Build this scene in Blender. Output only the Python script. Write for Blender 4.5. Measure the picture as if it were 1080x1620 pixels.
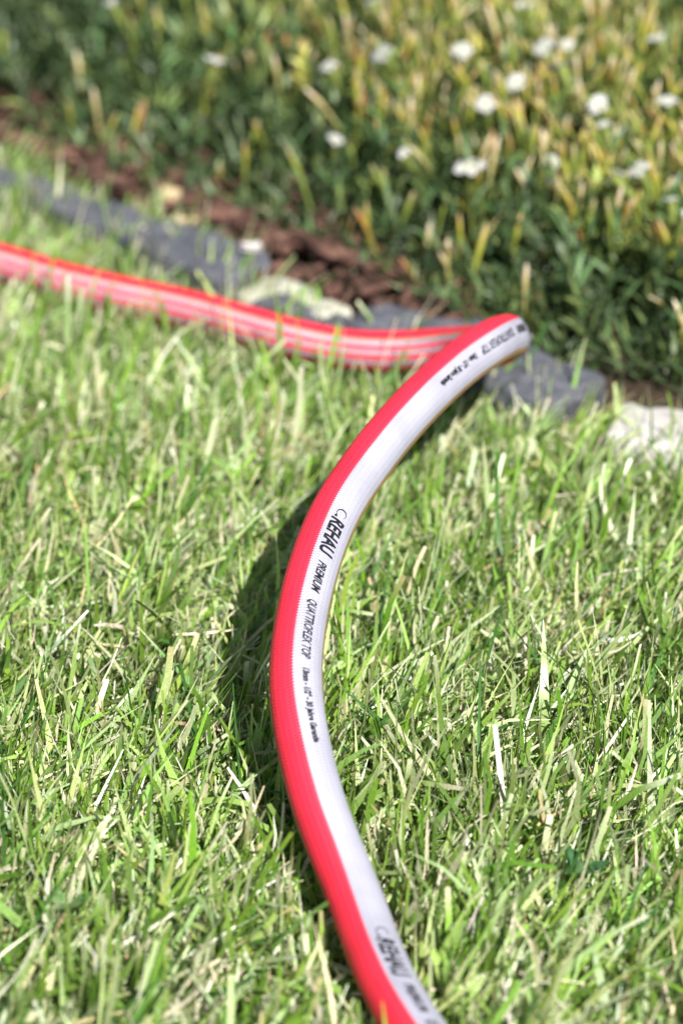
import bpy, bmesh, math
import numpy as np
from mathutils import Vector, Matrix, noise

# ------------------------------------------------------------------ camera, sky, sun, exposure
scene = bpy.context.scene
col = scene.collection
for o in list(bpy.data.objects):
    bpy.data.objects.remove(o, do_unlink=True)

CAM_H, PITCH = 0.533, math.radians(28.5)
cam_d = bpy.data.cameras.new('camera')
cam = bpy.data.objects.new('camera', cam_d)
col.objects.link(cam)
cam.location = (0, 0, CAM_H)
cam.rotation_euler = (math.radians(90) - PITCH, 0, 0)
cam_d.sensor_fit = 'VERTICAL'
cam_d.sensor_height = 36.0
cam_d.sensor_width = 24.0
cam_d.lens = 100.0
cam_d.clip_start = 0.02
cam_d.clip_end = 500.0
cam_d.dof.use_dof = True
cam_d.dof.focus_distance = 0.952
cam_d.dof.aperture_fstop = 7.6
scene.camera = cam

SUN_DIR = Vector((-0.43, 0.93, -1.06)).normalized()        # the way the light travels
sun_el = math.asin(-SUN_DIR.z)
sun_az = math.atan2(-SUN_DIR.x, -SUN_DIR.y)
world = bpy.data.worlds.new('World')
scene.world = world
world.use_nodes = True
wn = world.node_tree
bg = wn.nodes['Background']
sky = wn.nodes.new('ShaderNodeTexSky')
sky.sky_type = 'NISHITA'
sky.sun_disc = False
sky.sun_elevation = sun_el
sky.sun_rotation = sun_az
wn.links.new(sky.outputs[0], bg.inputs[0])
bg.inputs[1].default_value = 0.05
sun_d = bpy.data.lights.new('sun', 'SUN')
sun_d.energy = 4.9
sun_d.angle = math.radians(0.53)
sun_d.color = (1.0, 0.955, 0.89)
sun = bpy.data.objects.new('sun', sun_d)
col.objects.link(sun)
sun.rotation_euler = SUN_DIR.to_track_quat('-Z', 'Y').to_euler()
sun.location = (1, -3, 3)
scene.view_settings.view_transform = 'Standard'
scene.view_settings.look = 'None'
scene.view_settings.gamma = 1.0
scene.view_settings.exposure = 0.95
scene.view_settings.use_curve_mapping = False
scene.cycles.max_bounces = 7
scene.cycles.diffuse_bounces = 4
scene.cycles.transmission_bounces = 4
scene.cycles.use_denoising = True

rng = np.random.RandomState(7)

# ------------------------------------------------------------------ helpers
def tag(o, label=None, cat=None, group=None, kind=None):
    if label: o['label'] = label
    if cat: o['category'] = cat
    if group: o['group'] = group
    if kind: o['kind'] = kind
    return o

def link(name, me, parent=None, mat=None):
    o = bpy.data.objects.new(name, me)
    col.objects.link(o)
    if parent is not None: o.parent = parent
    if mat is not None and me is not None and len(me.materials) == 0: me.materials.append(mat)
    return o

def empty(name, loc=(0, 0, 0)):
    o = bpy.data.objects.new(name, None)
    col.objects.link(o)
    o.empty_display_size = 0.02
    o.location = loc
    return o

def np_mesh(name, co, faces, smooth=False, colors=None):
    """co (n,3); faces (m,k) with the same k."""
    co = np.asarray(co, np.float32); faces = np.asarray(faces, np.int32)
    me = bpy.data.meshes.new(name)
    n, (m, k) = len(co), faces.shape
    me.vertices.add(n); me.vertices.foreach_set('co', co.ravel())
    me.loops.add(m * k); me.loops.foreach_set('vertex_index', faces.ravel())
    me.polygons.add(m)
    me.polygons.foreach_set('loop_start', np.arange(0, m * k, k, dtype=np.int32))
    if smooth: me.polygons.foreach_set('use_smooth', np.ones(m, bool))
    if colors is not None:
        a = me.color_attributes.new('Col', 'FLOAT_COLOR', 'POINT')
        c4 = np.ones((n, 4), np.float32); c4[:, :3] = colors
        a.data.foreach_set('color', c4.ravel())
    me.update(calc_edges=True)
    return me

def new_mat(name):
    m = bpy.data.materials.new(name); m.use_nodes = True
    nt = m.node_tree
    return m, nt, nt.nodes['Principled BSDF']

def node(nt, kind, **kw):
    n = nt.nodes.new(kind)
    for k, v in kw.items(): setattr(n, k, v)
    return n

def ramp(nt, fac, stops):
    r = node(nt, 'ShaderNodeValToRGB')
    el = r.color_ramp.elements
    while len(el) < len(stops): el.new(0.5)
    for e, (p, c) in zip(el, stops):
        e.position = p; e.color = (c[0], c[1], c[2], 1)
    nt.links.new(fac, r.inputs[0])
    return r.outputs[0]

def noise_mat(name, stops, scale, rough=0.8, bump=0.3, bump_scale=None, detail=8.0, dist=0.001, spec=0.3):
    m, nt, b = new_mat(name)
    tc = node(nt, 'ShaderNodeTexCoord')
    n1 = node(nt, 'ShaderNodeTexNoise'); n1.inputs['Scale'].default_value = scale; n1.inputs['Detail'].default_value = detail
    n1.inputs['Roughness'].default_value = 0.65
    nt.links.new(tc.outputs['Object'], n1.inputs['Vector'])
    nt.links.new(ramp(nt, n1.outputs['Fac'], stops), b.inputs['Base Color'])
    n2 = node(nt, 'ShaderNodeTexNoise'); n2.inputs['Scale'].default_value = bump_scale or scale * 2; n2.inputs['Detail'].default_value = 6
    nt.links.new(tc.outputs['Object'], n2.inputs['Vector'])
    bp = node(nt, 'ShaderNodeBump'); bp.inputs['Strength'].default_value = bump; bp.inputs['Distance'].default_value = dist
    nt.links.new(n2.outputs['Fac'], bp.inputs['Height']); nt.links.new(bp.outputs[0], b.inputs['Normal'])
    b.inputs['Roughness'].default_value = rough
    b.inputs['Specular IOR Level'].default_value = spec
    return m

def leaf_mat(name, trans=0.35, rough=0.42, spec=0.4, scale=900, tint=(1.15, 1.2, 0.7)):
    """blade or leaf: colour from the mesh's own colour attribute, fine grain along it, light passing through"""
    m, nt, b = new_mat(name)
    at = node(nt, 'ShaderNodeAttribute', attribute_name='Col')
    tc = node(nt, 'ShaderNodeTexCoord')
    n1 = node(nt, 'ShaderNodeTexNoise'); n1.inputs['Scale'].default_value = scale; n1.inputs['Detail'].default_value = 3
    nt.links.new(tc.outputs['Object'], n1.inputs['Vector'])
    g = ramp(nt, n1.outputs['Fac'], [(0.25, (0.72, 0.74, 0.7)), (0.75, (1.22, 1.2, 1.2))])
    mx = node(nt, 'ShaderNodeMix', data_type='RGBA', blend_type='MULTIPLY')
    mx.inputs[0].default_value = 1.0
    nt.links.new(at.outputs['Color'], mx.inputs[6]); nt.links.new(g, mx.inputs[7])
    nt.links.new(mx.outputs[2], b.inputs['Base Color'])
    b.inputs['Roughness'].default_value = rough
    b.inputs['Specular IOR Level'].default_value = spec
    tr = node(nt, 'ShaderNodeBsdfTranslucent')
    mt = node(nt, 'ShaderNodeMix', data_type='RGBA', blend_type='MULTIPLY'); mt.inputs[0].default_value = 1.0
    nt.links.new(mx.outputs[2], mt.inputs[6]); mt.inputs[7].default_value = (*tint, 1)
    nt.links.new(mt.outputs[2], tr.inputs['Color'])
    ms = node(nt, 'ShaderNodeMixShader'); ms.inputs[0].default_value = trans
    nt.links.new(b.outputs[0], ms.inputs[1]); nt.links.new(tr.outputs[0], ms.inputs[2])
    nt.links.new(ms.outputs[0], nt.nodes['Material Output'].inputs['Surface'])
    return m

# ------------------------------------------------------------------ lines of the place (metres, plan)
# front line of the planting and front line of the stone edging
FX = [-.60, -.2118, -.1748, -.1394, -.1055, -.0731, -.042, -.0117, .0172, .045, .072, .0979, .1226, .1433, .172, .6]
FY = [1.76, 1.4186, 1.3817, 1.3464, 1.3126, 1.2831, 1.2575, 1.2214, 1.1858, 1.1500, 1.1245, 1.0946, 1.0635, 1.0604, 1.0406, .72]
KX = [-.60, -.30, -.184, -.132, -.100, -.069, -.040, -.018, .0055, .045, .082, .108, .116, .136, .17, .6]
KY = [1.683, 1.423, 1.330, 1.279, 1.243, 1.210, 1.170, 1.130, 1.122, 1.090, 1.062, 1.036, 1.014, 1.004, .985, .65]
def front_line(x): return np.interp(x, FX, FY)
def kerb_line(x): return np.interp(x, KX, KY)
def canopy(x, y):
    d = (np.asarray(y) - front_line(x)) * .76
    return np.where(d < 0, 0.004, .014 + .085 * (1 - np.exp(-np.maximum(d, 0) / .065)))

GROUND_DROP = 0.009                               # soil lies below the level the grass tips and thatch carry
# ------------------------------------------------------------------ ground and flower bed
soil_m = noise_mat('lawn_soil', [(0.3, (0.020, 0.017, 0.009)), (0.5, (0.045, 0.038, 0.018)), (0.7, (0.10, 0.085, 0.045))], 160, 0.95, 0.8, 400, dist=0.002)
gx = np.concatenate([[-150, -20, -3], np.linspace(-.8, .8, 81), [3, 20, 150]])
gy = np.concatenate([[-150, -20, -2], np.linspace(.2, 2.2, 101), [5, 30, 150]])
X, Y = np.meshgrid(gx, gy)
Z = 0.0016 * np.sin(X * 31 + 1.1 * np.sin(Y * 17)) * np.cos(Y * 27 + X * 9) * ((np.abs(X) < 1) & (Y < 2.3) & (Y > 0)) - GROUND_DROP
idx = np.arange(X.size).reshape(X.shape)
q = np.stack([idx[:-1, :-1], idx[:-1, 1:], idx[1:, 1:], idx[1:, :-1]], -1).reshape(-1, 4)
tag(link('ground', np_mesh('ground', np.stack([X, Y, Z], -1).reshape(-1, 3), q, True), None, soil_m), kind='structure')

bed_m = noise_mat('bed_soil', [(0.3, (0.02, 0.013, 0.009)), (0.55, (0.05, 0.032, 0.02)), (0.75, (0.10, 0.065, 0.04))], 120, 0.95, 0.9, 300, dist=0.003)
us = np.linspace(-.58, .58, 90); vs = np.linspace(0, 1.0, 50) ** 1.6 * 1.4
co = []
for v in vs:
    for u in us:
        k = float(kerb_line(u)) + .004
        h = .003 + .006 * min(1, v / .05) + .004 * noise.noise(Vector((u * 22, v * 22, 3)))
        co.append((u, k + v, max(h, .0015)))
idx = np.arange(len(co)).reshape(len(vs), len(us))
q = np.stack([idx[:-1, :-1], idx[:-1, 1:], idx[1:, 1:], idx[1:, :-1]], -1).reshape(-1, 4)
tag(link('flower_bed', np_mesh('flower_bed', co, q, True), None, bed_m), kind='structure')

# ------------------------------------------------------------------ stone edging
dark_stone = noise_mat('dark_granite', [(0.25, (0.038, 0.040, 0.050)), (0.5, (0.078, 0.082, 0.10)), (0.72, (0.145, 0.15, 0.17)), (0.9, (0.30, 0.30, 0.32))], 190, 0.75, 0.5, 320, dist=0.001, spec=0.4)
pale_stone = noise_mat('pale_granite', [(0.25, (0.24, 0.23, 0.18)), (0.5, (0.42, 0.42, 0.34)), (0.75, (0.58, 0.58, 0.49))], 140, 0.8, 0.5, 260, dist=0.001)
white_stone = noise_mat('white_quartz', [(0.2, (0.26, 0.23, 0.20)), (0.45, (0.46, 0.44, 0.42)), (0.8, (0.55, 0.54, 0.53))], 90, 0.7, 0.45, 200, dist=0.001)

def stone(x0, y0, x1, y1, depth, top, mat, seed, label, rough=.0035, sink=.03, flare=0.0):
    """a rough-hewn block whose back upper edge runs (x0,y0)-(x1,y1); built at its own base"""
    L = math.hypot(x1 - x0, y1 - y0)
    bm = bmesh.new()
    bmesh.ops.create_cube(bm, size=1.0)
    bmesh.ops.subdivide_edges(bm, edges=bm.edges[:], cuts=11, use_grid_fill=True)
    for v in bm.verts:
        p = v.co * 2
        s = Vector((p.x, p.y, p.z))
        n4 = (abs(s.x) ** 11 + abs(s.y) ** 11 + abs(s.z) ** 11) ** (1 / 11)
        s /= max(n4, 1e-6)
        taper = 1 - .10 * (s.z * .5 + .5) + flare * s.x
        w = Vector((s.x * L / 2, s.y * depth / 2 * taper, (s.z * .5 + .5) * (top + sink) - sink))
        o = Vector((seed * 3.7, seed * 1.9, seed))
        f1 = noise.noise_vector(w * 38 + o) * rough
        f2 = noise.noise_vector(w * 120 + o) * rough * .45
        f3 = noise.noise(w * 300 + o) * rough * .18
        v.co = w + f1 + f2 + Vector((0, 0, f3))
    me = bpy.data.meshes.new('edging_stone')
    bm.to_mesh(me); bm.free()
    for p_ in me.polygons: p_.use_smooth = True
    me.set_sharp_from_angle(angle=math.radians(32))
    o = link('edging_stone', me, None, mat)
    a = math.atan2(y1 - y0, x1 - x0)
    nx, ny = math.sin(a), -math.cos(a)
    o.location = ((x0 + x1) / 2 + nx * depth / 2, (y0 + y1) / 2 + ny * depth / 2, 0)
    o.rotation_euler = (0, 0, a)
    return tag(o, label, 'stone', 'edging stones between lawn and flower bed')

STONES = [
    (-.335, 1.452, -.222, 1.352, .018, .017, dark_stone, 1, 'dark grey edging stone mostly cut off by the left edge of the picture'),
    (-.219, 1.350, -.137, 1.289, .022, .018, dark_stone, 2, 'dark blue-grey edging stone at the far left below the bark mulch'),
    (-.135, 1.287, -.082, 1.243, .030, .018, dark_stone, 3, 'dark speckled edging stone behind tall grass, second from the left edge'),
    (-.080, 1.241, -.028, 1.192, .040, .020, dark_stone, 4, 'dark edging stone directly left of the pale humped stone'),
    (-.034, 1.181, .009, 1.149, .026, .015, pale_stone, 5, 'pale cream humped edging stone behind the middle of the rear hose'),
    (-.030, 1.158, .006, 1.134, .018, .016, dark_stone, 6, 'small dark stone lying in front of the pale humped stone'),
    (.011, 1.148, .059, 1.128, .030, .017, dark_stone, 7, 'flat grey edging stone just behind the rear hose at the bend'),
    (.061, 1.125, .115, 1.066, .046, .020, dark_stone, 8, 'dark grey edging stone sloping down right of the hose bend'),
    (.116, 1.056, .165, 1.038, .042, .016, white_stone, 9, 'white quartz edging stone at the right edge of the picture'),
    (.168, 1.036, .260, .965, .050, .020, dark_stone, 10, 'dark edging stone beyond the white quartz stone'),
]
for s in STONES:
    stone(*s)

# ------------------------------------------------------------------ garden hose
HR = 0.0086
CTL = np.array([(300, 430, 8), (190, 478, 8), (110, 540, 8), (56, 585, 10), (31.0, 627.2, 10), (14.2, 668.6, 11), (3.8, 707.2, 16), (-7.9, 739.8, 30),
    (-14.5, 770.5, 48), (-12.8, 801.8, 60), (-4.1, 842.0, 71), (8.7, 872.4, 78), (25.2, 906.5, 82.5), (43.0, 938.8, 84.5),
    (56.0, 960.5, 83.5), (62.0, 979, 77), (64.5, 1003, 65), (63.5, 1030, 50), (57.0, 1058, 36), (47.0, 1079, 25.5), (33.5, 1089, 19.8), (16.2, 1094, 16.6),
    (0, 1100, 15), (-19.2, 1110.5, 14.5), (-67.4, 1144, 13.5), (-96.4, 1160.5, 12.5), (-125.9, 1178, 12), (-157.2, 1202, 11), (-204, 1232, 9), (-300, 1270, 9), (-470, 1300, 9)]) / 1000.0

def catmull(P, n=40):
    P = np.vstack([2 * P[0] - P[1], P, 2 * P[-1] - P[-2]])
    out = []
    for i in range(1, len(P) - 2):
        p0, p1, p2, p3 = P[i - 1:i + 3]
        t1 = np.linalg.norm(p1 - p0) ** .5; t2 = t1 + np.linalg.norm(p2 - p1) ** .5; t3 = t2 + np.linalg.norm(p3 - p2) ** .5
        for t in np.linspace(t1, t2, n, endpoint=False):
            a1 = (t1 - t) / t1 * p0 + t / t1 * p1
            a2 = (t2 - t) / (t2 - t1) * p1 + (t - t1) / (t2 - t1) * p2
            a3 = (t3 - t) / (t3 - t2) * p2 + (t - t2) / (t3 - t2) * p3
            b1 = (t2 - t) / t2 * a1 + t / t2 * a2
            b2 = (t3 - t) / (t3 - t1) * a2 + (t - t1) / (t3 - t1) * a3
            out.append((t2 - t) / (t2 - t1) * b1 + (t - t1) / (t2 - t1) * b2)
    out.append(P[-2])
    return np.array(out)

pts = catmull(CTL)
ds = np.linalg.norm(np.diff(pts, axis=0), axis=1)
S = np.concatenate([[0], np.cumsum(ds)])
STEP = 0.00055
sv = np.arange(0, S[-1], STEP)
HP = np.stack([np.interp(sv, S, pts[:, k]) for k in range(3)], -1)
ker = np.hanning(61); ker /= ker.sum()          # a hose bends evenly: soften the spline's curvature
pad = np.pad(HP, ((30, 30), (0, 0)), mode='reflect', reflect_type='odd')
HP = np.stack([np.convolve(pad[:, k], ker, 'valid') for k in range(3)], -1)
HT = np.gradient(HP, axis=0); HT /= np.linalg.norm(HT, axis=1)[:, None]
up = np.array([0, 0, 1.0])
HN = up - HT * (HT @ up)[:, None]; HN /= np.linalg.norm(HN, axis=1)[:, None]
HB = np.cross(HN, HT)                             # left of travel is -HB x ... (HB points left)
HB = np.cross(up, HT); HB -= HT * np.sum(HB * HT, 1)[:, None]; HB /= np.linalg.norm(HB, axis=1)[:, None]
TW_S = [0.0, 0.30, 0.42, 0.50, 0.56, 0.61, 0.68, 0.80, 0.90, 2.0]
TW_A = [17.0, 17.0, 17.0, 8.0, -5.0, -14.0, -22.0, -40.0, -58.0, -58.0]
HTW = np.radians(np.interp(sv, TW_S, TW_A))

def hose_point(s, phi, r):
    """s arc length (m), phi radians from the top towards the left of travel, r radius"""
    s = np.asarray(s, float)
    P = np.stack([np.interp(s, sv, HP[:, k]) for k in range(3)], -1)
    N = np.stack([np.interp(s, sv, HN[:, k]) for k in range(3)], -1)
    B = np.stack([np.interp(s, sv, HB[:, k]) for k in range(3)], -1)
    a = phi + np.interp(s, sv, HTW)
    return P + N * (np.cos(a) * r)[:, None] + B * (np.sin(a) * r)[:, None]

def pvc(name, c, rough=.36, knit=1.0):
    m, nt, b = new_mat(name)
    tc = node(nt, 'ShaderNodeTexCoord')
    n1 = node(nt, 'ShaderNodeTexNoise'); n1.inputs['Scale'].default_value = 60; n1.inputs['Detail'].default_value = 5
    nt.links.new(tc.outputs['Object'], n1.inputs['Vector'])
    d = tuple(max(0, x * .86) for x in c); e = tuple(min(1, x * 1.06) for x in c)
    base_c = ramp(nt, n1.outputs['Fac'], [(.3, d), (.7, e)])
    n2 = node(nt, 'ShaderNodeTexNoise'); n2.inputs['Scale'].default_value = 1500; n2.inputs['Detail'].default_value = 2
    nt.links.new(tc.outputs['Object'], n2.inputs['Vector'])
    bp = node(nt, 'ShaderNodeBump'); bp.inputs['Strength'].default_value = .12; bp.inputs['Distance'].default_value = .0002
    # knitted reinforcement showing through: two crossing sets of fine ribs (millimetres along, degrees around)
    uvn = node(nt, 'ShaderNodeUVMap', uv_map='knit'); sep = node(nt, 'ShaderNodeSeparateXYZ')
    nt.links.new(uvn.outputs[0], sep.inputs[0])
    def rib(per, k):
        a = node(nt, 'ShaderNodeMath', operation='MULTIPLY'); nt.links.new(sep.outputs[0], a.inputs[0]); a.inputs[1].default_value = 2 * math.pi / per
        c_ = node(nt, 'ShaderNodeMath', operation='MULTIPLY_ADD'); nt.links.new(sep.outputs[1], c_.inputs[0]); c_.inputs[1].default_value = k; nt.links.new(a.outputs[0], c_.inputs[2])
        sn = node(nt, 'ShaderNodeMath', operation='SINE'); nt.links.new(c_.outputs[0], sn.inputs[0])
        return sn.outputs[0]
    mx_ = node(nt, 'ShaderNodeMath', operation='MAXIMUM'); nt.links.new(rib(1.15, .16), mx_.inputs[0]); nt.links.new(rib(1.15, -.30), mx_.inputs[1])
    mr = node(nt, 'ShaderNodeMapRange'); nt.links.new(mx_.outputs[0], mr.inputs[0])
    mr.inputs[1].default_value = -.6; mr.inputs[2].default_value = .7; mr.inputs[3].default_value = 1 - .16 * min(1, knit); mr.inputs[4].default_value = 1.0
    mc = node(nt, 'ShaderNodeMix', data_type='RGBA', blend_type='MULTIPLY'); mc.inputs[0].default_value = 1.0
    nt.links.new(base_c, mc.inputs[6]); nt.links.new(mr.outputs[0], mc.inputs[7]); nt.links.new(mc.outputs[2], b.inputs['Base Color'])
    bp2 = node(nt, 'ShaderNodeBump'); bp2.inputs['Strength'].default_value = knit; bp2.inputs['Distance'].default_value = .00018
    nt.links.new(n2.outputs['Fac'], bp.inputs['Height']); nt.links.new(mx_.outputs[0], bp2.inputs['Height'])
    nt.links.new(bp.outputs[0], bp2.inputs['Normal']); nt.links.new(bp2.outputs[0], b.inputs['Normal'])
    b.inputs['Roughness'].default_value = rough
    b.inputs['Specular IOR Level'].default_value = .35
    return m
M_RED = pvc('red_pvc', (0.92, 0.027, 0.062), .5, .8)
M_WHITE = pvc('white_pvc', (0.365, 0.365, 0.445), .5, .6)
M_AMBER = pvc('amber_tint', (0.42, 0.24, 0.09), .4)  # tint of the clear cover and bounced light, put into one colour
M_INK = pvc('black_ink', (0.012, 0.012, 0.016), .45, 0.0)

hose = empty('garden_hose', tuple(CTL[5] * np.array([1, 1, 0])))
tag(hose, 'red and white striped garden hose looping in an arch above the lawn', 'hose')
hose_off = np.array(hose.location)

def sector(name, a0, a1, mat, jag0=1, jag1=1):
    nphi = max(3, int((a1 - a0) / 6) + 1)
    n = len(sv)
    tt = np.linspace(0, 1, nphi)
    k = np.arange(n)
    tooth = np.where(k % 2 == 0, 1.0, -1.0) * 1.3           # stitched edge between the colours
    A0 = a0 + tooth * jag0; A1 = a1 + tooth * jag1
    PH = np.radians(A0[:, None] + (A1 - A0)[:, None] * tt[None, :])
    r = HR + 0.00002 * np.sin(2 * math.pi * (sv[:, None] / (STEP * 4) + PH * 5)) + 0.00001 * np.sin(2 * math.pi * (sv[:, None] / (STEP * 4) - PH * 7))
    a = PH + HTW[:, None]
    co = HP[:, None, :] + HN[:, None, :] * (np.cos(a) * r)[..., None] + HB[:, None, :] * (np.sin(a) * r)[..., None]
    co = co.reshape(-1, 3) - hose_off
    idx = np.arange(n * nphi).reshape(n, nphi)
    q = np.stack([idx[:-1, :-1], idx[1:, :-1], idx[1:, 1:], idx[:-1, 1:]], -1).reshape(-1, 4)
    me = np_mesh(name, co, q, True)
    uv = np.stack([np.broadcast_to(sv[:, None] * 1000, PH.shape), np.degrees(PH)], -1).reshape(-1, 2)
    lay = me.uv_layers.new(name='knit')
    lay.data.foreach_set('uv', uv[q.ravel()].astype(np.float32).ravel())
    return link(name, me, hose, mat)

tag(sector('white_band', -81, 0, M_WHITE), 'wide white band carrying the black print')
tag(sector('red_stripe', 0, 84, M_RED), 'wide red stripe beside the printed band')
tag(sector('amber_tint_strip', 84, 91, M_AMBER), 'thin amber edge tint beside the wide red stripe')  # clear cover's edge and the shaded white beside it, put into the colour
sector('white_stripe', 91, 105, M_WHITE)
sector('red_stripe', 105, 119, M_RED)
sector('white_stripe', 119, 132, M_WHITE)
sector('red_stripe', 132, 147, M_RED)
sector('white_stripe', 147, 163, M_WHITE)
sector('red_stripe', 163, 232, M_RED)
tag(sector('amber_tint_strip', 232, 279, M_AMBER), 'underside strip tinted amber by clear cover and bounced light')  # cover tint and interreflection painted as a coloured strip

# print: letters laid on the curved white band, read from the bend downwards
def glyphs(txt, size, condense, shear, offset):
    cu = bpy.data.curves.new('lettering', 'FONT')
    cu.body = txt; cu.size = size; cu.shear = shear; cu.offset = offset; cu.resolution_u = 3
    ob = bpy.data.objects.new('lettering', cu)
    col.objects.link(ob)
    bpy.context.view_layer.update()
    me = bpy.data.meshes.new_from_object(ob.evaluated_get(bpy.context.evaluated_depsgraph_get()))
    v = np.array([x.co[:] for x in me.vertices]); f = [tuple(p.vertices) for p in me.polygons]
    bpy.data.objects.remove(ob); bpy.data.curves.remove(cu); bpy.data.meshes.remove(me)
    v = v - np.array([v[:, 0].min(), 0, 0]); v[:, 0] *= condense
    return v[:, :2], f

def ring_logo(R):
    """open ring of swelling stroke with a wedge at its foot"""
    V, Fc = [], []
    n = 40
    for i in range(n + 1):
        a = math.radians(40 + 290 * i / n)
        th = R * (.05 + .20 * max(0, math.sin(math.pi * i / n)) ** 1.5)
        for rr in (R, R - th): V.append((R + rr * math.cos(a) * 1.0, R * 1.1 + rr * math.sin(a)))
    for i in range(n): Fc.append((2 * i, 2 * i + 1, 2 * i + 3, 2 * i + 2))
    b = len(V)
    V += [(R * 1.35, R * .28), (R * 2.05, -R * .05), (R * 2.2, R * .55)]
    Fc.append((b, b + 1, b + 2))
    return np.array(V), Fc

PHI0 = math.radians(-29)
def print_block(s_start, layout, name='printed_lettering'):
    """layout: (u offset mm, kind, text, cap height mm, total length mm, shear, boldness)"""
    bm = bmesh.new()
    for u0, kind, txt, capm, length, shear, off in layout:
        if kind == 'logo':
            v, f = ring_logo(capm / 2.2)
        else:
            v, f = glyphs(txt, capm / .70, 1.0, shear, off)
        v = v.copy(); v[:, 0] *= length / max(v[:, 0].max(), 1e-6)
        v[:, 1] -= capm / 2
        vs_ = [bm.verts.new((a + u0, b, 0)) for a, b in v]
        for t in f:
            try: bm.faces.new([vs_[i] for i in t])
            except ValueError: pass
    for yy in np.arange(-3, 3.01, .75):
        g = bm.verts[:] + bm.edges[:] + bm.faces[:]
        bmesh.ops.bisect_plane(bm, geom=g, plane_co=(0, yy + .11, 0), plane_no=(0, 1, 0))
    bmesh.ops.triangulate(bm, faces=bm.faces[:])
    me = bpy.data.meshes.new(name); bm.to_mesh(me); bm.free()
    v = np.array([x.co[:] for x in me.vertices])
    P = hose_point(s_start - v[:, 0] / 1000, PHI0 - v[:, 1] / 1000 / HR, HR + .00013)
    me.vertices.foreach_set('co', (P - hose_off).astype(np.float32).ravel()); me.update()
    return link(name, me, hose, M_INK)

LAYOUT = [(0, 'logo', '', 4.2, 4.6, 0, 0),
          (4.9, 'txt', 'REHAU', 5.1, 18.4, .22, .25),
          (26.5, 'txt', 'PREMIUM', 3.0, 14.2, .36, .11),
          (44.1, 'txt', 'QUATTROFLEX TOP', 3.0, 24.2, .36, .11),
          (72.0, 'txt', '13mm - 1/2" - 30 Jahre Garantie', 2.1, 26.6, .1, .15)]
for s_ in (0.7575, 0.5770, 0.4030):
    print_block(s_, LAYOUT)

# ------------------------------------------------------------------ lawn: blades in tufts, straw, thatch
NL = 5
TL = np.linspace(0, 1, NL)
hose_chk = HP[::5]
def clear_of_hose(P, margin=.0004):
    """P (n,levels,3) -> True where no level of the blade lies inside the hose"""
    n = len(P); ok = np.ones(n, bool)
    lo = np.array([hose_chk[:, 0].min() - .06, hose_chk[:, 1].min() - .06]); hi = np.array([hose_chk[:, 0].max() + .06, hose_chk[:, 1].max() + .06])
    cand = np.where((P[:, 0, 0] > lo[0]) & (P[:, 0, 0] < hi[0]) & (P[:, 0, 1] > lo[1]) & (P[:, 0, 1] < hi[1]))[0]
    low = hose_chk[hose_chk[:, 2] < .075].astype(np.float32)
    # plan distance first
    for c in np.array_split(cand, max(1, len(cand) // 4000)):
        if len(c) == 0: continue
        d = ((P[c, 0, None, :2] - low[None, :, :2]) ** 2).sum(-1).min(1)
        near = c[d < .055 ** 2]
        for g in np.array_split(near, max(1, len(near) // 1000)):
            if len(g) == 0: continue
            # levels and the midpoints between them
            Q = P[g]; Q = np.concatenate([Q, (Q[:, 1:] + Q[:, :-1]) / 2], 1).reshape(-1, 1, 3).astype(np.float32)
            dd = ((Q - low[None]) ** 2).sum(-1).min(1).reshape(len(g), -1).min(1)
            m_ = np.where(rng.rand(len(g)) < .85, margin + .0022, margin)
            ok[g] = dd > (HR + m_) ** 2
            flat = low[low[:, 2] < .020]                           # where it lies, it has pressed the blades aside
            Q2 = Q.reshape(len(g), -1, 3); pd = ((Q2[:, :, None, :2] - flat[None, None, ::3, :2]) ** 2).sum(-1).min(2)
            over = ((pd < (HR + .0035) ** 2) & (Q2[:, :, 2] > .001)).any(1)
            ok[g] &= ~(over & (rng.rand(len(g)) < np.where(Q2[:, 0, 1] < .8, .94, .80)))
    return ok

def blades(root, az, L, w, th0, bend, roll, tipw, c_base, c_mid, c_tip, zmin=-.0085):
    n = len(L)
    th = th0[:, None] + bend[:, None] * TL[None, :] ** 1.3
    th = np.clip(th, -2.0, 2.0)
    seg = L[:, None] / (NL - 1)
    thm = (th[:, 1:] + th[:, :-1]) / 2
    hx = np.concatenate([np.zeros((n, 1)), np.cumsum(np.sin(thm) * seg, 1)], 1)
    hz = np.concatenate([np.zeros((n, 1)), np.cumsum(np.cos(thm) * seg, 1)], 1)
    ca, sa = np.cos(az)[:, None], np.sin(az)[:, None]
    P = np.stack([root[:, 0, None] + hx * ca, root[:, 1, None] + hx * sa, np.maximum(root[:, 2, None] + hz, zmin)], -1)
    T = np.stack([np.sin(th) * ca, np.sin(th) * sa, np.cos(th)], -1)
    W0 = np.stack([-sa + 0 * th, ca + 0 * th, 0 * th], -1)
    NB = np.cross(T, W0)
    rr = (roll[:, None] * (1 + .5 * TL[None, :]))[..., None]
    W = W0 * np.cos(rr) + NB * np.sin(rr)
    prof = np.stack([np.full(n, .75), np.full(n, 1.), np.full(n, .97), .5 + .45 * tipw, np.maximum(tipw, .06)], 1)
    half = W * (w[:, None] * prof / 2)[..., None]
    k = np.array([0, .4, .8, .97, 1.0])[None, :, None]
    u = TL[None, :, None]
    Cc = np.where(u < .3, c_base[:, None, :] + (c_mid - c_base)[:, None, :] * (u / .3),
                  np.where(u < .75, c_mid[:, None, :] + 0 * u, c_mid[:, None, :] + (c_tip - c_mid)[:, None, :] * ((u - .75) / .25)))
    return P, half, Cc

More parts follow.
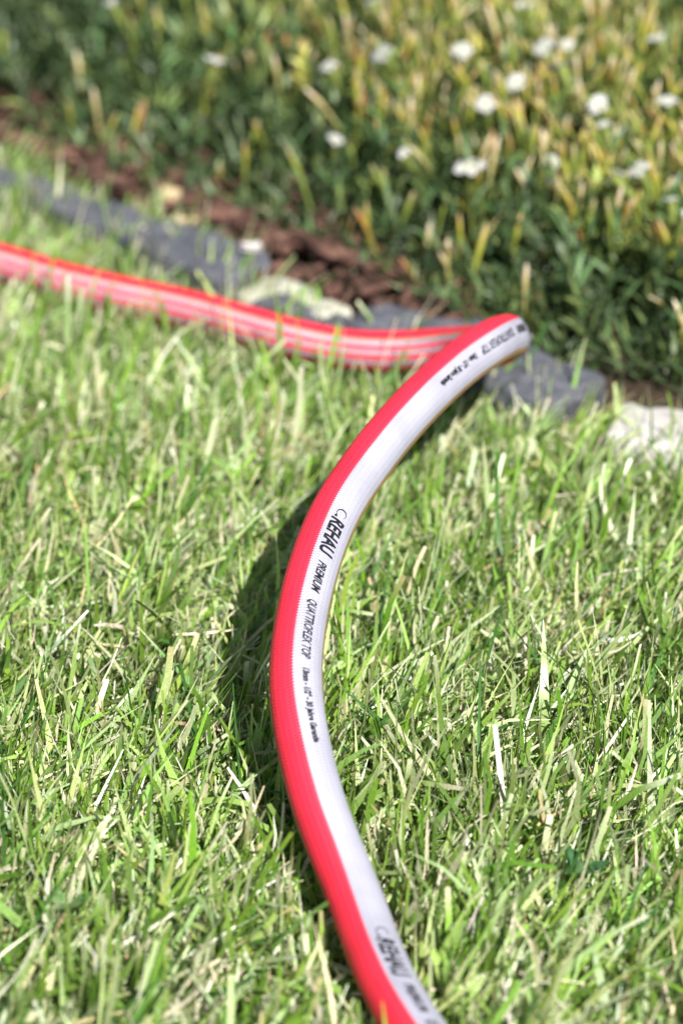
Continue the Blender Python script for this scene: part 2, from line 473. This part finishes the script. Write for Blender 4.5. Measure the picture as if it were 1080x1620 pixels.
def build_blades(name, parts, mat):
    V, C = [], []
    for P, half, Cc in parts:
        V.append(np.stack([P - half, P + half], 2).reshape(-1, 3))     # n*NL*2
        C.append(np.repeat(Cc[:, :, None, :], 2, 2).reshape(-1, 3))
    V = np.concatenate(V); C = np.concatenate(C)
    nb = len(V) // (NL * 2)
    b = (np.arange(nb) * NL * 2)[:, None, None] + (np.arange(NL - 1) * 2)[None, :, None] + np.array([0, 1, 3, 2])[None, None, :]
    return link(name, np_mesh(name, V, b.reshape(-1, 4), False, C), None, mat)

def pick(cols, n, jit=.16):
    cols = np.array(cols); i = rng.randint(0, len(cols), n)
    c = cols[i] * (1 + jit * rng.randn(n, 1)) * (1 + .06 * rng.randn(n, 3))
    return np.clip(c, .004, .9)

def scatter(n, dens_core):
    """tuft centres: dense where the lawn is seen from near, sparser round about"""
    return np.stack([rng.uniform(-.30, .30, n), rng.uniform(.50, 1.42, n)], -1)

def on_lawn(xy, slack=0.0):
    return xy[:, 1] < kerb_line(xy[:, 0]) + slack

def patch(xy):
    x, y = xy[:, 0], xy[:, 1]
    return .5 + .25 * np.sin(x * 41 + 3 * np.sin(y * 23)) + .25 * np.sin(y * 37 + 2.2 * np.sin(x * 29 + 1))

GREEN = [(.142, .265, .028), (.205, .342, .054), (.100, .200, .026), (.290, .420, .112), (.186, .315, .076), (.400, .495, .215)]
PALE = [(.42, .47, .26), (.56, .57, .38), (.34, .44, .20)]
STRAW = [(.68, .64, .47), (.78, .75, .60), (.58, .53, .36), (.64, .64, .46), (.46, .36, .20), (.74, .72, .58)]

def lawn(nt, x0, x1, y0, y1, per, avoid=None):
    tuft = np.stack([rng.uniform(x0, x1, nt), rng.uniform(y0, y1, nt)], -1)
    tuft = tuft[on_lawn(tuft, .004)]
    if avoid is not None:
        a0, a1, b0, b1 = avoid
        tuft = tuft[~((tuft[:, 0] > a0) & (tuft[:, 0] < a1) & (tuft[:, 1] > b0) & (tuft[:, 1] < b1))]
    nt = len(tuft)
    t_az = np.where(rng.rand(nt) < .72, rng.normal(.45, .65, nt), rng.uniform(-math.pi, math.pi, nt))
    t_th = np.abs(rng.normal(.93, .30, nt))
    t_L = rng.normal(1, .17, nt)
    cnt = rng.poisson(per, nt)
    k = np.repeat(np.arange(nt), cnt); n = len(k)
    root = np.zeros((n, 3)); root[:, :2] = tuft[k] + rng.normal(0, .0042, (n, 2)); root[:, 2] = -GROUND_DROP
    az = t_az[k] + rng.normal(0, .55, n)
    th0 = np.clip(t_th[k] + rng.normal(0, .27, n), -.2, 1.35)
    L = np.clip(.0240 * t_L[k] * np.exp(rng.normal(0, .36, n)), .008, .055)
    w = np.clip(rng.normal(.00185, .00060, n), .0006, .0036)
    bend = rng.normal(.35, .75, n)
    roll = rng.normal(0, .85, n)
    tipw = np.where(rng.rand(n) < .28, rng.uniform(.4, .75, n), .05)
    lng = rng.rand(n) < .006                                      # odd long dark blades lying across
    L = np.where(lng, rng.uniform(.045, .070, n), L); th0 = np.where(lng, rng.uniform(.8, 1.1, n), th0); w = np.where(lng, .0017, w)
    edge = kerb_line(root[:, 0]) - root[:, 1]                     # the strip the mower cannot reach
    unmown = np.clip(1 - edge / .03, 0, 1)
    L = L * (1 - .10 * unmown); th0 = th0 * (1 - .35 * unmown)
    cm = pick(GREEN, n); pv = patch(root[:, :2])[:, None]
    cm = cm * (.82 + .36 * pv)
    cm[lng] = np.array([.055, .150, .030])
    dry = ~lng & (rng.rand(n) < (.14 + .12 * pv[:, 0]))
    cm[dry] = pick(PALE, dry.sum())  # pale dry blades, also carrying some sunlit highlights in their colour
    cb = cm * .50 + pick([(.16, .17, .06), (.22, .18, .08), (.10, .12, .04)], n) * .40  # darker blade feet: shade in the gaps between blades put into the colour
    cut = rng.rand(n) < .38
    ct = np.where(cut[:, None], pick(STRAW, n) * .8 + cm * .2, cm * 1.08)
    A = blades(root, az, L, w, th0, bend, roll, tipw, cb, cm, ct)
    keep = clear_of_hose(A[0])
    return tuple(a[keep] for a in A)

def straw(n, x0, x1, y0, y1, upright):
    xy = np.stack([rng.uniform(x0, x1, n), rng.uniform(y0, y1, n)], -1)
    xy = xy[on_lawn(xy, .002)]; n = len(xy)
    root = np.concatenate([xy, np.zeros((n, 1))], 1)
    if upright:
        L = np.clip(.020 * np.exp(rng.normal(0, .3, n)), .009, .036); th0 = np.abs(rng.normal(.5, .4, n)); w = np.clip(rng.normal(.0014, .0005, n), .0005, .0030)
        root[:, 2] = -GROUND_DROP
    else:
        L = np.clip(.017 * np.exp(rng.normal(0, .45, n)), .005, .040); th0 = rng.normal(1.36, .28, n); w = np.clip(rng.normal(.0009, .00035, n), .0003, .0020)
        root[:, 2] = np.abs(rng.normal(0, .0060, n)) + .001 - GROUND_DROP
    az = np.where(rng.rand(n) < .4, rng.normal(.4, .7, n), rng.uniform(-math.pi, math.pi, n))
    cm = pick(STRAW, n)
    gr = rng.rand(n) < .22
    cm[gr] = pick(PALE, gr.sum())
    A = blades(root, az, L, w, th0, rng.normal(0, .7, n), rng.normal(0, 1.0, n), rng.uniform(.1, .65, n), cm * .85, cm, cm * 1.05)
    keep = clear_of_hose(A[0])
    return tuple(a[keep] for a in A)

grass_m = leaf_mat('grass_blade', .22, .36, .5, 1400)
straw_m = leaf_mat('dry_straw', .18, .6, .3, 1600, (1.05, 1.0, .85))
CORE = (-.26, .26, .56, 1.40)
g1 = lawn(18000, *CORE, 10.5)
g2 = lawn(6500, -.62, .62, .30, 1.65, 7, CORE)
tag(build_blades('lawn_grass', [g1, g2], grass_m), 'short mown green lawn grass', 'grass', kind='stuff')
s1 = straw(9500, *CORE, True)
s2 = straw(29000, *CORE, False)
s3 = straw(5000, -.62, .62, .30, 1.65, False)
tag(build_blades('dry_thatch', [s1, s2, s3], straw_m), 'dry straw coloured clippings and stems among the grass', 'thatch', kind='stuff')

# ------------------------------------------------------------------ small broad-leaved weeds in the lawn
weed_m = leaf_mat('weed_leaf', .25, .4, .45, 500)
def weed(x, y, leaves, size, c, label):
    root = empty('lawn_weed', (x, y, 0)); tag(root, label, 'weed')
    for i in range(leaves):
        a = i / leaves * 2 * math.pi + rng.uniform(-.4, .4)
        n, V, Fc = 7, [], []
        Ls = size * rng.uniform(.8, 1.15); tilt = rng.uniform(.5, .9); z0 = .012
        for j in range(n):
            t = j / (n - 1)
            ww = Ls * .34 * math.sin(math.pi * min(1, t * .93 + .05)) ** .8
            r = Ls * t; zz = z0 + math.sin(tilt) * r - 12 * r * r
            for sgn in (-1, 0, 1):
                V.append((r * math.cos(a) - sgn * ww * math.sin(a), r * math.sin(a) + sgn * ww * math.cos(a), zz + abs(sgn) * .12 * ww))
        for j in range(n - 1):
            for m_ in (0, 1):
                Fc.append((3 * j + m_, 3 * j + m_ + 1, 3 * j + m_ + 4, 3 * j + m_ + 3))
        cols = np.tile(np.array(c) * rng.uniform(.85, 1.15), (len(V), 1))
        link('leaf', np_mesh('leaf', V, Fc, True, cols), root, weed_m)
    bm = bmesh.new()
    bmesh.ops.create_cone(bm, segments=8, radius1=.0012, radius2=.0008, depth=.018, matrix=Matrix.Translation((0, 0, -.002)))
    me = bpy.data.meshes.new('stem'); bm.to_mesh(me); bm.free()
    a = me.color_attributes.new('Col', 'FLOAT_COLOR', 'POINT')
    for d in a.data: d.color = (.16, .26, .07, 1)
    link('stem', me, root, weed_m)
weed(.0745, .724, 3, .009, (.055, .15, .05), 'small dark green weed among the grass right of the hose')
weed(-.084, .706, 3, .009, (.13, .26, .08), 'pale green broad-leaved weed in the lower left of the lawn')

# ------------------------------------------------------------------ bark mulch
bark_m = noise_mat('bark', [(0.32, (0.014, 0.007, 0.005)), (0.46, (0.062, 0.031, 0.023)), (0.60, (0.155, 0.080, 0.058)), (0.78, (0.30, 0.19, 0.145))], 130, 0.9, 0.9, 250, dist=0.002)
wood_m = noise_mat('pale_wood', [(0.3, (0.40, 0.30, 0.16)), (0.6, (0.58, 0.46, 0.28)), (0.8, (0.68, 0.58, 0.42))], 80, 0.85, 0.6, 260, dist=0.001)
V, Fc = [], []
nb = 1400
for i in range(nb):
    x = rng.uniform(-.42, .06)
    y = float(kerb_line(x)) + .028 + rng.uniform(0, .16) ** 1.0
    L, w, t = rng.uniform(.006, .024), rng.uniform(.003, .008), rng.uniform(.001, .0035)
    z = .009 + rng.uniform(0, .010)
    M = Matrix.Translation((x, y, z)) @ Matrix.Rotation(rng.uniform(0, 6.3), 4, 'Z') @ Matrix.Rotation(rng.normal(0, .35), 4, 'X') @ Matrix.Rotation(rng.normal(0, .3), 4, 'Y')
    b0 = len(V)
    for sz in (-1, 1):
        for sx, sy in ((-1, -1), (1, -1), (1, 1), (-1, 1)):
            V.append(M @ Vector((sx * L / 2 * rng.uniform(.6, 1.1), sy * w / 2 * rng.uniform(.5, 1.2), sz * t / 2)))
    for f in ((3, 2, 1, 0), (4, 5, 6, 7), (0, 1, 5, 4), (1, 2, 6, 5), (2, 3, 7, 6), (3, 0, 4, 7)):
        Fc.append([b0 + k for k in f])
tag(link('bark_mulch', np_mesh('bark_mulch', V, Fc), None, bark_m), 'reddish brown bark mulch along the flower bed', 'mulch', kind='stuff')

def bark_piece(x, y, z, L, w, t, az, seed, mat, label, roll=0.0, name='bark_piece', cat='bark'):
    bm = bmesh.new()
    bmesh.ops.create_cube(bm, size=1.0)
    bmesh.ops.subdivide_edges(bm, edges=bm.edges[:], cuts=6, use_grid_fill=True)
    for v in bm.verts:
        p = Vector((v.co.x * L, v.co.y * w, v.co.z * t))
        e = 1 - .45 * (abs(v.co.x) * 2) ** 3
        p.y *= e; p.z += -1.6 * p.y * p.y / max(w, 1e-4) * .5
        o = Vector((seed * 5.1, seed, 0))
        p += noise.noise_vector(Vector((p.x * 60, p.y * 160, p.z * 160)) + o) * .0022
        v.co = p
    me = bpy.data.meshes.new(name); bm.to_mesh(me); bm.free()
    o = link(name, me, None, mat)
    o.location = (x, y, z); o.rotation_euler = (roll, 0, az)
    return tag(o, label, cat, 'larger bark pieces on the mulch' if cat == 'bark' else None)

# ------------------------------------------------------------------ flowering plants (narrow leaves, dry calyces, white flowers)
foli_m = leaf_mat('blue_green_leaf', .22, .45, .4, 700)
CL_DARK = [(.048, .092, .034), (.070, .125, .048), (.036, .072, .028), (.105, .160, .070), (.130, .170, .050)]
CL_MID = [(.060, .125, .040), (.095, .165, .048), (.048, .100, .036), (.140, .205, .062), (.230, .265, .060), (.330, .310, .080)]
def foliage(cx, cy, rad, nshoot, palette, hs=1.0):
    """shoots standing on the bed, each with narrow leaves up its length; coordinates relative to (cx,cy)"""
    a = rng.uniform(0, 2 * math.pi, nshoot); r = rad * np.sqrt(rng.uniform(0, 1, nshoot))
    x = cx + r * np.cos(a); y = cy + r * np.sin(a)
    y = np.maximum(y, front_line(x) + rng.uniform(-.004, .006, nshoot))
    h = canopy(x, y) * rng.uniform(.72, 1.12, nshoot) * hs * (1 - .18 * (r / rad) ** 2)
    h = np.maximum(h, .016)
    lx = np.cos(a) * .25 * r / rad + rng.normal(0, .10, nshoot); ly = np.sin(a) * .25 * r / rad + rng.normal(0, .10, nshoot) - .1
    nleaf = np.clip((h / .0042).astype(int), 6, 26)
    k = np.repeat(np.arange(nshoot), nleaf); n = len(k)
    j = np.concatenate([np.arange(c) for c in nleaf]) / nleaf[k]
    t = .12 + .88 * j
    root = np.stack([x[k] + lx[k] * h[k] * t - cx, y[k] + ly[k] * h[k] * t - cy, h[k] * t], -1)
    root += rng.normal(0, .0008, (n, 3))
    az = rng.uniform(-math.pi, math.pi, n)
    L = rng.uniform(.009, .021, n) * (1.1 - .35 * t)
    w = rng.uniform(.0014, .0027, n)
    th0 = rng.normal(.75, .25, n) * (1.15 - .5 * t); bend = rng.normal(.5, .35, n)
    pi_ = np.array(palette)[rng.randint(0, len(palette), nshoot)][k]
    lowp = (h[k] < .060)[:, None]                                # low shoots take the darker leaf colours
    pi_ = np.where(lowp, np.array(CL_DARK)[rng.randint(0, len(CL_DARK), nshoot)][k], pi_)
    cm = (np.where(lowp, pick(CL_DARK, n, .2), pick(palette, n, .2)) * .35 + pi_ * .65) * np.exp(rng.normal(0, .38, nshoot))[k][:, None]
    A = blades(root, az, L, w, th0, bend, rng.normal(0, .5, n), np.full(n, .08), cm * .9, cm, cm * 1.15, zmin=.004)
    V = np.stack([A[0] - A[1], A[0] + A[1]], 2).reshape(-1, 3); C = np.repeat(A[2][:, :, None, :], 2, 2).reshape(-1, 3)
    nb = len(V) // (NL * 2)
    b = (np.arange(nb) * NL * 2)[:, None, None] + (np.arange(NL - 1) * 2)[None, :, None] + np.array([0, 1, 3, 2])[None, None, :]
    return np_mesh('foliage', V, b.reshape(-1, 4), False, C)

def lathe(prof, seg, bend=(0, 0)):
    """prof (r,z,colour) -> verts, faces, colours"""
    V, Fc, C = [], [], []
    zt = prof[-1][1] or 1.0
    for r, z, c in prof:
        ox, oy = bend[0] * (z / zt) ** 2, bend[1] * (z / zt) ** 2
        for i in range(seg):
            a = 2 * math.pi * i / seg
            V.append((ox + r * math.cos(a), oy + r * math.sin(a), z)); C.append(c)
    for i in range(len(prof) - 1):
        for j in range(seg):
            Fc.append((i * seg + j, i * seg + (j + 1) % seg, (i + 1) * seg + (j + 1) % seg, (i + 1) * seg + j))
    return V, Fc, C
calyx_m = leaf_mat('dry_calyx', .30, .6, .3, 600, (1.1, 1.0, .7))
STEMC = (.20, .27, .07)
def stalk_mesh(lo, hi, tip, length, cal, seed):
    sx, sy = rng.normal(0, .007, 2)
    prof = [(.0010, 0, STEMC), (.0010, length * .5, STEMC), (.0011, length, lo), (.0014, length + .003, lo), (.0018, length + cal * .40, lo), (.0015, length + cal * .7, hi), (.0010, length + cal * .95, tip), (.0003, length + cal * 1.12, tip)]
    V, Fc, C = lathe(prof, 6, (sx, sy))
    return np_mesh('flower_stalk', V, Fc, True, np.array(C))
STALKS = {}
STALKS['gold'] = [stalk_mesh((.36, .40, .06), (.52, .44, .09), (.62, .48, .22), .030, .020, i) for i in range(5)]
STALKS['orange'] = [stalk_mesh((.42, .28, .06), (.48, .23, .07), (.50, .28, .14), .032, .015, i) for i in range(3)]
STALKS['green'] = [stalk_mesh((.24, .32, .06), (.34, .38, .09), (.58, .52, .28), .034, .017, i) for i in range(3)]
STALKS['straw'] = [stalk_mesh((.52, .46, .20), (.68, .56, .34), (.80, .72, .55), .033, .015, i) for i in range(3)]
STALKS['brown'] = [stalk_mesh((.28, .15, .06), (.34, .17, .08), (.42, .26, .15), .030, .014, i) for i in range(2)]
for g in STALKS.values():
    for m_ in g: m_.materials.append(calyx_m)

petal_m = leaf_mat('white_petal', .30, .5, .3, 500, (1, 1, 1))
def flower_mesh(seed):
    V, Fc, C = [], [], []
    r0 = np.random.RandomState(seed)
    for p in range(5):
        a0 = p * 2 * math.pi / 5 + r0.normal(0, .1); up_ = r0.uniform(.05, .35)
        for j in range(5):
            t = j / 4
            r = .12 + .88 * t; ww = .40 * math.sin(math.pi * (.12 + .70 * t)) ** 1.1
            zz = .10 + up_ * t - .30 * t * t
            for sgn in (-1, 0, 1):
                rr = r * (1 - .10 * (1 - abs(sgn)) * (t == 1))
                V.append((rr * math.cos(a0) - sgn * ww * math.sin(a0), rr * math.sin(a0) + sgn * ww * math.cos(a0), zz + .05 * abs(sgn)))
                C.append((.54, .54, .53) if t > .2 else (.72, .78, .50))
        b = p * 15
        for j in range(4):
            for m_ in (0, 1):
                Fc.append((b + 3 * j + m_, b + 3 * j + m_ + 1, b + 3 * j + m_ + 4, b + 3 * j + m_ + 3))
    me = np_mesh('flower', V, Fc, True, np.array(C)); me.materials.append(petal_m)
    return me
FLOWERS = [flower_mesh(i) for i in range(4)]
V, Fc, C = lathe([(.0009, -.040, STEMC), (.0008, -.014, STEMC), (.0018, -.012, (.25, .33, .08)), (.0021, -.003, (.30, .36, .10)), (.0024, 0, (.3, .36, .1))], 6)
FSTEM = np_mesh('flower_stem', V, Fc, True, np.array(C)); FSTEM.materials.append(calyx_m)

PG = 'flowering plants along the edging'
# x, y, radius, shoots, palette, stalks, weights(gold,orange,green,straw,brown), label
PLANTS = [
    (-.255, 1.500, .075, 190, CL_DARK, 5, 'dark green plant at the left edge where the mulch begins'),
    (-.160, 1.412, .066, 230, CL_DARK, 20, 'dark narrow-leaved plant with few brown calyces left above the bark mulch'),
    (-.080, 1.338, .064, 230, CL_DARK, 24, 'dark green plant behind the long bark piece, with scattered orange calyces'),
    (-.002, 1.262, .064, 230, CL_DARK, 40, 'deep green plant in front of the mulch end, above the pale stone'),
    (.066, 1.196, .060, 220, CL_MID, 135, 'plant with tan calyces and a large white flower behind the hose bend'),
    (.126, 1.132, .058, 220, CL_MID, 120, 'green plant hanging over the dark sloping stone at the right'),
    (.195, 1.100, .062, 200, CL_MID, 90, 'yellow-green plant cut by the right edge above the white stone'),
    (-.105, 1.470, .072, 190, CL_DARK, 26, 'dark green plant in the second row at the top left of the picture'),
    (-.010, 1.375, .070, 220, CL_MID, 110, 'plant with golden calyces at the top middle of the picture'),
    (.068, 1.300, .068, 220, CL_MID, 190, 'plant crowded with white flowers and golden calyces, upper right of middle'),
    (.142, 1.228, .066, 220, CL_MID, 190, 'straw and gold plant with many white flowers at the right'),
    (.160, 1.330, .070, 190, CL_MID, 36, 'greener plant with fewer calyces in the top right corner'),
]
WTS = {0: (.34, .20, .26, .08, .12), 1: (.38, .11, .22, .27, .02)}
KIN = ['gold', 'orange', 'green', 'straw', 'brown']
plant_obj = []
for (cx, cy, rad, ns_, pal, nst, lab) in PLANTS:
    p = empty('flowering_plant', (cx, cy, 0)); tag(p, lab, 'plant', PG); plant_obj.append(p)
    link('foliage', foliage(cx, cy, rad, ns_, pal), p, foli_m)
    wts = WTS[0] if pal is CL_DARK else WTS[1]
    for i in range(nst):
        a = rng.uniform(0, 6.283); r = rad * math.sqrt(rng.uniform(0, 1))
        x, y = cx + r * math.cos(a), cy + r * math.sin(a)
        y = max(y, float(front_line(x)) + .008)
        h = float(canopy(x, y))
        if h < .058 and rng.rand() < .72: continue
        me = STALKS[KIN[rng.choice(5, p=wts)]]; me = me[rng.randint(len(me))]
        sc = rng.uniform(.4, .9)
        s_ = link('flower_stalk', me, p)
        s_.location = (x - cx, y - cy, max(.006, h - .042 * sc + rng.uniform(-.010, .006)))
        s_.rotation_euler = (rng.normal(.04, .22), rng.normal(0, .22), rng.uniform(0, 6.28)); s_.scale = (sc, sc, sc)

FLW = [(-0.1741, 1.403, 0.053, 9.0), (-0.1164, 1.3839, 0.0744, 10.0), (-0.0614, 1.3193, 0.0665, 11.0), (-0.006, 1.2835, 0.0761, 12.0), (0.0193, 1.2778, 0.0843, 15.0), (0.0558, 1.2632, 0.091, 14.0), (0.0654, 1.222, 0.0802, 12.0), (0.0791, 1.2305, 0.0874, 11.0), (0.0932, 1.2533, 0.096, 14.0), (0.0993, 1.2349, 0.0934, 19.0), (0.0571, 1.1904, 0.0618, 20.0), (0.0282, 1.2142, 0.0595, 9.0), (0.0924, 1.1749, 0.0709, 11.0), (0.1139, 1.1982, 0.0887, 11.0), (0.1176, 1.151, 0.073, 11.0), (0.1285, 1.1516, 0.0763, 12.0), (0.1442, 1.1942, 0.0917, 13.0), (-0.0029, 1.2426, 0.0552, 9.0), (0.1406, 1.1334, 0.0699, 9.0), (0.0152, 1.3223, 0.0952, 10.0), (0.0881, 1.2954, 0.1022, 8.0), (0.1449, 1.2497, 0.1018, 9.0)]
FLW = [(x, y, z, d * .86) for x, y, z, d in FLW]
for (x, y, z, d) in list(FLW):                                   # blooms stand in loose twos and threes
    if x < 0: continue
    for _ in range(rng.choice([0, 1, 2], p=(.4, .4, .2))):
        FLW.append((x + rng.normal(0, .007), y + rng.normal(0, .006), z + rng.normal(-.002, .003), d * rng.uniform(.45, .75)))
for i, (x, y, z, dia) in enumerate(FLW):
    k = min(range(len(PLANTS)), key=lambda q_: (PLANTS[q_][0] - x) ** 2 + (PLANTS[q_][1] - y) ** 2)
    fl = link('flower', FLOWERS[i % 4], plant_obj[k])
    fl.location = (x - PLANTS[k][0], y - PLANTS[k][1], z)
    sc = dia / 2000 * rng.uniform(.85, 1.1)
    fl.scale = (sc, sc * rng.uniform(.6, 1), sc)
    fl.rotation_euler = (rng.normal(.35, .4), rng.normal(0, .4), rng.uniform(-.6, .6))
    st = link('flower_stem', FSTEM, fl)
    st.scale = (1 / sc, 1 / sc, 1 / sc)
    st.rotation_euler = (-fl.rotation_euler.x * .8, 0, 0)

# the same planting going on behind, a low mass nobody could count
far = foliage(.02, 1.62, .26, 900, CL_DARK)
tag(link('ground_cover', far, None, foli_m), 'dark green low planting going on behind the flowering plants', 'plants', kind='stuff').location = (.02, 1.62, 0)

# ------------------------------------------------------------------ larger bark pieces, lying on the mulch
bark_piece(-.036, 1.218, .019, .036, .010, .006, -.75, 1, bark_m, 'long reddish bark piece lying against the dark stone edge', .2)
bark_piece(-.008, 1.196, .020, .040, .009, .006, -.85, 2, bark_m, 'greyish bark strip above the pale humped stone', .2)
bark_piece(-.060, 1.247, .018, .034, .011, .005, -.5, 3, bark_m, 'short bark piece beside the cream wood chip', .1)
bark_piece(-.072, 1.238, .018, .012, .006, .003, -.2, 4, wood_m, 'small cream wood chip at the edge of the dark stone', .1, 'wood_chip', 'wood chip')
bark_piece(-.083, 1.272, .018, .013, .006, .003, -.6, 5, wood_m, 'pale wood chip at the foot of the dark plant', 0, 'wood_chip', 'wood chip')
bark_piece(-.165, 1.345, .018, .045, .012, .005, -.7, 6, bark_m, 'long brown bark strip at the left edge of the mulch')
bark_piece(-.115, 1.290, .018, .036, .011, .005, -.9, 7, bark_m, 'brown bark piece behind the second dark stone')
bark_piece(-.041, 1.192, .0235, .009, .006, .003, .1, 8, white_stone, 'tiny white stone chip lying on the dark edging stone', 0, 'stone_chip', 'stone chip')
